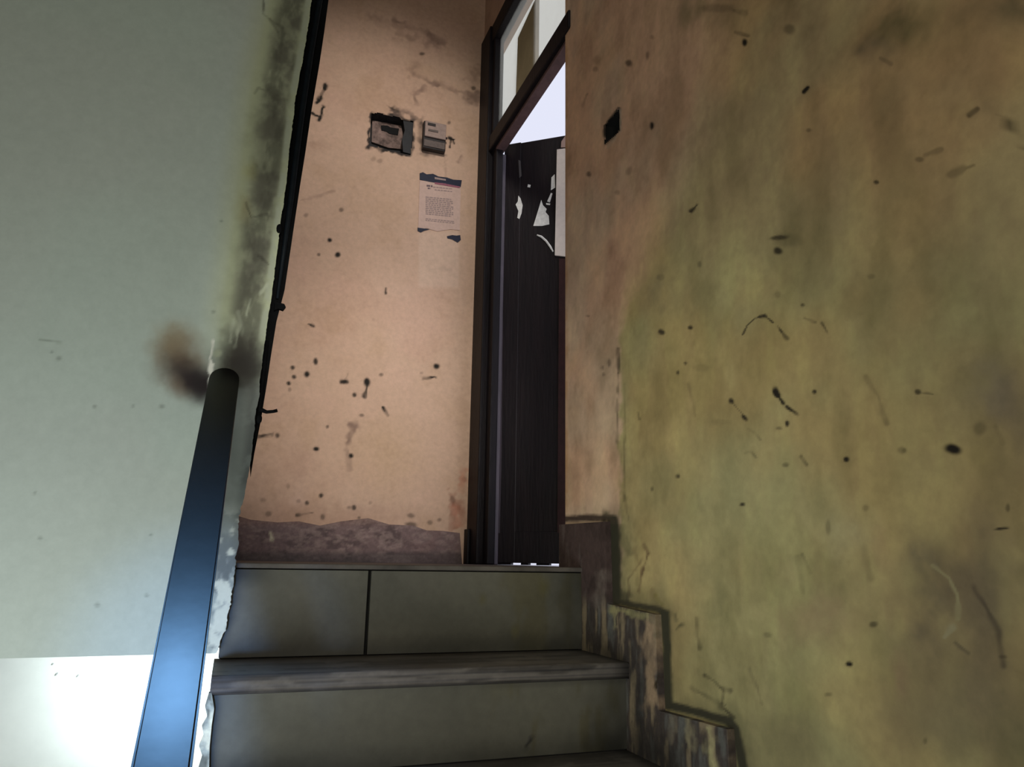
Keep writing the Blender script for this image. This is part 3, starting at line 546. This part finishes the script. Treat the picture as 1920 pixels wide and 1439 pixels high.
bmesh.ops.bevel(bm, geom=[e for e in bm.edges if e.calc_length() > .5], offset=.008, segments=3, affect='EDGES')
obj('rail', bm, M_rail, hr)
for i in (4, 6):
    Yb = NY[i] + .15; t = (E0[1] - Yb) / math.cos(pit); zr = E0[2] - t * math.sin(pit) - TH
    obj('baluster', tube([(E0[0], Yb, zr + .01), (E0[0], Yb, NZ[i] - .03), (SX0 - .0, Yb, NZ[i] - .03)], .007), M_iron, hr)

# black iron channel of a gate on the wall edge
GX = [(616, -50), (616, 0), (608, 60), (599, 120), (584, 208), (572, 290), (563, 346), (549, 440), (534, 542), (519, 600), (508, 668), (500, 723), (489, 790), (477, 850), (470, 893)]
gp = thing('gate_post', 'thin black iron gate channel running up the edge of the green wall', 'gate post', tuple(onY(470, 900, YL)))
lft = [(e[0] - 4, e[1]) for e in EDGE if -61 < e[1] < 880]
pts = [onY(x, y, YL + .025) for x, y in lft[::1]] + [onY(x, y, YL + .025) for x, y in GX[::-1]]
obj('channel', prism(pts, (0, .03, 0)), M_iron, gp)
obj('bead', tube([onY(x, y, YL + .014) for x, y in [(601, -50), (600, 0), (583, 100), (568, 200), (556, 290), (546, 370), (535, 450), (520, 560)]], [.009] * 6 + [.007, .004], 10), M_bead, gp, True)
obj('bead', tube([onY(x, y, YL + .020) for x, y in [(500, 640), (492, 720), (484, 790), (474, 850)]], [.006, .006, .005, .003], 8), M_iron, gp, True)
def lug(x, y, x2, y2, r, yy=YL + .012): return tube([onY(x, y, yy), onY(x2, y2, yy)], r, 8)
bm = prism([onY(x, y, YL + .01) for x, y in [(516, 566), (533, 570), (536, 576), (531, 582), (522, 579), (514, 582)]], (0, .012, 0)); obj('lug', bm, M_iron, gp)
bm = tube([onY(x, y, YL + .004) for x, y in [(487, 768), (500, 773), (512, 772), (520, 770)]], [.007, .005, .0045, .005], 8); obj('lug', bm, M_iron, gp, True)
bm = BM(); bmesh.ops.create_icosphere(bm, subdivisions=2, radius=.012, matrix=Matrix.Translation(onY(523, 430, YL + .004)) @ Matrix.Diagonal((.8, .6, 1.6, 1))); obj('lug', bm, M_iron, gp, True)
bm = BM(); bmesh.ops.create_icosphere(bm, subdivisions=2, radius=.010, matrix=Matrix.Translation(onY(486, 786, YL + .004)) @ Matrix.Diagonal((.8, .6, 1.4, 1))); obj('lug', bm, M_iron, gp, True)

# ------------------------------------------------------------------ doorway
HZ = onX(955, 272, XR + .06)[2]; LZ = onX(990, 145, XR)[2]            # underside and top of the door head
TZ = 2.78
dr = bpy.data.objects.new('door_1', None); COL.objects.link(dr); dr.location = (XR, 3.2, 0); struct(dr, 'dark door frame with a glazed transom, door leaf half open inwards')
def dpart(name, bm, m, **k): return obj(name, bm, m, dr, **k)
bm = BM(); box(bm, (XR - .018, 3.30, 0), (XR + .055, Y2 - .002, TZ + .04), .006); dpart('door_jamb', bm, M_wood)
bm = BM(); box(bm, (XR + .012, 3.235, 0), (XR + .050, 3.30, HZ + .02), .006); dpart('jamb_lining', bm, M_wood)
bm = BM(); box(bm, (XR + .056, 3.30, 0), (XR + .088, 3.335, HZ + .02), .004); dpart('door_stop', bm, M_wood2)
bm = BM(); box(bm, (XR - .03, 3.40, 0), (XR - .018, Y2, .16), .003); dpart('plinth_block', bm, M_wood)
headb = onX(925, 250, XR)[2]
bm = BM(); box(bm, (XR - .010, YE - .05, HZ + .016), (XR + .05, 3.30, headb), .006); dpart('door_head', bm, M_wood)
bm = BM(); box(bm, (XR + .012, YE - .05, HZ), (XR + .06, 3.30, HZ + .018), .003); dpart('head_lining', bm, mat('head_lining_paint', (.14, .085, .085), .5, noise=.3))
bm = BM(); box(bm, (XR - .008, YE - .05, TZ - .06), (XR + .06, 3.30, TZ + .04), .006); dpart('transom_rail', bm, M_wood)
bm = BM(); box(bm, (XR + .0, 3.262, headb), (XR + .05, 3.30, TZ - .06), .004); dpart('transom_stile', bm, M_wood)
bm = BM(); box(bm, (XR + .028, YE - .1, headb - .005), (XR + .032, 3.27, TZ - .055)); dpart('transom_glass', bm, M_glass)
# half open leaf
hx = XR + .092; hp = onX(940, 600, hx); hp[2] = 0
best = None
for dg in np.arange(30, 80, .5):       # opening angle of the leaf
    a_ = math.radians(dg); n_ = np.array([-math.cos(a_), -math.sin(a_), 0]); e = onP(961, 272, hp, n_)[2] - onP(1056, 256, hp, n_)[2]
    if best is None or abs(e) < best[0]: best = (abs(e), dg, onP(1000, 264, hp, n_)[2])
ang = math.radians(best[1]); HT = float(best[2]); print('leaf angle', best)
ld = np.array([math.sin(ang), -math.cos(ang), 0]); ln = np.array([-math.cos(ang), -math.sin(ang), 0]); 
LW = .82; LT = .035
R = Matrix(((ld[0], -ln[0], 0), (ld[1], -ln[1], 0), (0, 0, 1)))
def leafbox(u0, u1, t0, t1, z0, z1, bev=0):
    bm = BM(); box(bm, (u0, t0, z0), (u1, t1, z1), bev); bm.transform(Matrix.Translation(hp) @ R.to_4x4()); return bm
lf = dpart('door_leaf', leafbox(0, LW, 0, LT, .009, HT, .003), M_leaf)
def lpart(name, bm, m, lab=None):
    o = obj(name, bm, m, lf)
    if lab: o['label'] = lab
    return o
lpart('stile', leafbox(.0, .09, -.006, 0, .009, HT, .002), M_leaf)
lpart('rail', leafbox(.09, LW, -.006, 0, .009, .15, .002), M_leaf)
lpart('leaf_edge', leafbox(.0, .006, -.010, -.006, .2, HT - .4, .001), M_wood2)
fp = hp + ln * .0005 * 0
def lp(x, y, off=.002): return onP(x, y, hp + ln * off, ln)
def patch(px, off=.0018, th=.0012): return prism([lp(x, y, off) for x, y in px], Vector(ln) * th)
for px in [[(972, 367), (976, 372), (980, 385), (978, 400), (974, 411), (970, 409), (972, 396), (967, 384), (971, 378)],
           [(1015, 375), (1018, 385), (1025, 392), (1023, 398), (1029, 405), (1030, 421), (1016, 424), (1000, 424), (1006, 405)],
           [(990, 346), (995, 347), (994, 352), (989, 351)],
           [(1034, 333), (1040, 327), (1041, 352), (1033, 357)], [(1033, 362), (1036, 363), (1031, 380), (1026, 378)], [(1024, 381), (1032, 382), (1031, 385), (1024, 384)]]:
    lpart('paper_scrap', patch(px, .0075 if px[0][0] < 985 else .0018), M_scrap)
arc = [lp(x, y, .004) for x, y in [(1007, 441), (1015, 444), (1024, 452), (1032, 463), (1037, 472)]]
lpart('scratch_curve', tube(arc, [.0035, .006, .006, .006, .004], 6), M_scrap, 'white curved stroke')
lpart('scratch_mark', patch([(972, 300), (976, 302), (978, 330), (974, 334)], .0075), mat('grey_scuff', (.10, .09, .09), .8))
lpart('scratch_mark', patch([(944, 500), (939, 500), (937, 900), (934, 1000), (937, 1000), (940, 880)], .0082), M_wood2)
for xa, xb in [(925, 958), (977, 991), (1006, 1030)]:
    ua, ub = [float((lp(x_, 1048, 0) - hp) @ ld) for x_ in (xa, xb)]
    lpart('bottom_strip', leafbox(max(ua, .0), ub, -.004, LT, .0004, .012, .001), M_wood)
lpart('edge_batten', patch([(1049, 486), (1078, 486), (1078, 1000), (1046, 1000)], .0005, .008), M_red, 'maroon vertical edge')
nb = tag(obj('notice_board', prism([lp(x, y, .004) for x, y in [(1045, 282), (1076, 278), (1076, 484), (1041, 480)]], Vector(ln) * .010, bev=.001), M_white),
         'tall pale board hung on the half open door', 'board')
tag(obj('paper_tag', prism([lp(x, y, .006) for x, y in [(1053, 266), (1060, 256), (1075, 256), (1075, 277), (1052, 277)]], Vector(ln) * .004), mat('pinkish_tag', (.52, .36, .30), .7)), 'small pinkish tag above the pale board on the door', 'tag')
tb = [onX(x, y, XR + .036) for x, y in [(1005, -20), (1003, 0), (971, 71), (966, 210), (1003, 150)]]
dpart('transom_board', prism(tb, (.018, 0, 0)), M_post)


# ------------------------------------------------------------------ on the pink wall
YB = Y2
# broken recess with a back box
rb = thing('recessed_box', 'rough open square recess with a grimy, shade-darkened empty metal box in the pink wall', 'electrical box', tuple(onY(733, 285, Y2)))
q4 = [onY(x, y, Y2 + .001) for x, y in [(690, 206), (780, 222), (776, 296), (684, 280)]]
bm = BM(); dep = Vector((0, .07, 0)); f0 = [bm.verts.new(Vector(p_)) for p_ in q4]; f1 = [bm.verts.new(Vector(p_) * 1 + dep + (Vector(sum(q4) / 4) - Vector(p_)) * .12) for p_ in q4]
bm.faces.new(f1)
for i in range(4): bm.faces.new([f0[i], f0[(i + 1) % 4], f1[(i + 1) % 4], f1[i]])
obj('box_shell', bm, M_box, rb)
obj('cable_slot', prism([onY(x, y, Y2 + .0575) for x, y in [(714, 236), (726, 236), (733, 240), (748, 242), (746, 254), (730, 251), (724, 247), (715, 245)]], (0, -.004, 0)), M_black, rb)
obj('mounting_plate', prism([onY(x, y, Y2 + .058) for x, y in [(698, 226), (722, 230), (752, 236), (756, 250), (756, 280), (728, 277), (697, 266)]], (0, .006, 0)), mat('dusty_plate', (.24, .165, .14), .8, noise=.7, nscale=30), rb)
obj('flange', prism([onY(x, y, Y2 + .004) for x, y in [(756, 226), (775, 230), (771, 289), (756, 285), (754, 262), (759, 245)]], (0, .02, 0)), mat('dark_flange', (.014, .015, .018), .6, noise=.3), rb)
# switch box
sb = thing('switch_box', 'brown surface mounted switch box with beige front, right of the open recess', 'switch', tuple(onY(815, 285, Y2)))
a = onY(796, 224, Y2 - .045); b = onY(836, 283, Y2 - .045)
x0, x1, z0, z1 = a[0], b[0], b[2], a[2]; zm = z0 + (z1 - z0) * .40
def sbox(name, A, B, m, bev=.002): bm = BM(); box(bm, A, B, bev); return obj(name, bm, m, sb)
sbox('housing', (x0, Y2 - .036, z0), (x1, Y2, z1), M_baked, .004)
sbox('cover_plate', (x0 + .005, Y2 - .047, zm), (x1 - .003, Y2 - .036, z1 - .004), M_bakel, .003)
sbox('lower_cover', (x0 + .004, Y2 - .041, z0 + .008), (x1 - .004, Y2 - .036, zm - .016), M_bake, .002)
sbox('rocker_switch', (x0 + .018, Y2 - .051, z1 - .03), (x0 + .060, Y2 - .047, z1 - .016), M_baked, .001)
sbox('rocker_switch', (x0 + .022, Y2 - .050, zm + .030), (x0 + .075, Y2 - .047, zm + .042), M_bake, .001)
obj('knob', tube([(x1 - .002, Y2 - .03, zm + .02), (x1 + .008, Y2 - .03, zm + .02)], .006, 8), M_baked, sb)
# notice
nt_ = thing('paper_notice', 'faded printed notice with a torn navy header, pasted below the switch box', 'notice', tuple(onY(822, 432, Y2 - .001)))
def onw(px, off, th): return prism([onY(x, y, Y2 - off) for x, y in px], (0, th, 0))
obj('sheet', onw([(787, 338), (864, 350), (862, 432), (845, 430), (820, 434), (800, 428), (784, 431)], .0025, .001), M_paper, nt_)
obj('header', onw([(787, 325), (793, 323), (800, 327), (812, 326), (822, 331), (838, 333), (850, 337), (866, 338), (864, 351), (850, 349), (830, 345), (805, 341), (787, 337)], .0036, .001), M_blue, nt_)
obj('header_line', onw([(815, 342), (833, 344), (863, 350), (862, 353), (833, 348), (815, 345)], .0040, .0005), M_mag, nt_)
obj('header_text', onw([(815, 332), (836, 336), (836, 339), (815, 336)], .0044, .0005), M_ink, nt_)
bm = BM()
def wx(x, y, xx): # a point on the slanted page: shift along the text line
    return (xx, y + (xx - 784) * .10)
def line(x0_, x1_, y, h, bm, off=.0036, dash=False, seed=0):
    rs = random.Random(seed); x = x0_
    while x < x1_:
        l = rs.uniform(3, 7) if dash else x1_ - x0_; e = min(x + l, x1_)
        prism([onY(*wx(0, yy, xx), Y2 - off) for xx, yy in [(x, y), (e, y), (e, y + h), (x, y + h)]], (0, .0005, 0), bm); x = e + (1.3 if dash else 1)
for k, y in enumerate([367, 370.5, 374, 377.5, 381, 384.5, 388, 391.5, 395, 398.5]): line(798, 850 if k % 3 else 846, y, 2.0, bm, dash=True, seed=k)
for k, y in enumerate([408, 411]): line(798, 852, y, 1.6, bm, dash=True, seed=30 + k)
for k, y in enumerate([348, 353]): line(812 + 3 * k, 848, y - 1, 1.8, bm, dash=True, seed=50 + k)
o = obj('text_lines', bm, M_ink, nt_); o['kind'] = 'stuff'
bm = BM(); line(800, 811, 345, 3.2, bm, dash=True, seed=70); line(802, 808, 350, 2.5, bm, dash=True, seed=71); o = obj('heading_words', bm, M_inkd, nt_); o['kind'] = 'stuff'
tag(obj('paper_remnant', onw([(783, 427), (798, 429), (806, 430), (795, 433), (789, 436), (783, 433)], .003, .0012), M_blue), 'small dark blue torn scrap at the lower left of the notice', 'paper scrap')
tag(obj('paper_remnant', onw([(838, 443), (848, 441), (856, 442), (863, 441), (864, 450), (858, 455), (848, 449), (839, 447)], .003, .0012), M_blue), 'larger dark blue torn scrap below right of the notice', 'paper scrap')

# hole in the right wall
hb = thing('socket_hole', 'small black empty socket hole in the wall right of the doorway', 'socket hole', tuple(onX(1147, 258, XR)))
c4 = [onX(x, y, XR + .0005) for x, y in [(1133, 235), (1162, 202), (1162, 248), (1133, 273)]]
bm = BM(); f0 = [bm.verts.new(Vector(p_)) for p_ in c4]; f1 = [bm.verts.new(Vector(p_) + Vector((.05, 0, 0))) for p_ in c4]; bm.faces.new(f1)
for i in range(4): bm.faces.new([f0[i], f0[(i + 1) % 4], f1[(i + 1) % 4], f1[i]])
obj('box_shell', bm, M_black, hb)

# ------------------------------------------------------------------ lit bulb below, behind the rail
bc = onY(316, 1262, YW - .16)
lb = thing('wall_lamp', 'lit white bulb on the lower wall, mostly behind the handrail', 'lamp', (float(bc[0]), YW, float(bc[2])))
bm = BM(); bmesh.ops.create_uvsphere(bm, u_segments=24, v_segments=16, radius=.032, matrix=Matrix.Translation(bc)); obj('bulb', bm, M_bulb, lb, True)
obj('lamp_holder', tube([(bc[0], bc[1] + .03, bc[2]), (bc[0], YW - .03, bc[2])], .018, 14), M_baked, lb)
obj('lamp_base', tube([(bc[0], YW - .03, bc[2]), (bc[0], YW, bc[2])], [.045, .05], 20), M_bakel, lb)
l = bpy.data.lights.new('bulb_light', 'POINT'); l.energy = 21; l.color = (.86, .96, 1.0); l.shadow_soft_size = .035
o = bpy.data.objects.new('bulb_light', l); COL.objects.link(o); o.location = (float(bc[0]), float(bc[1]) - .05, float(bc[2]))
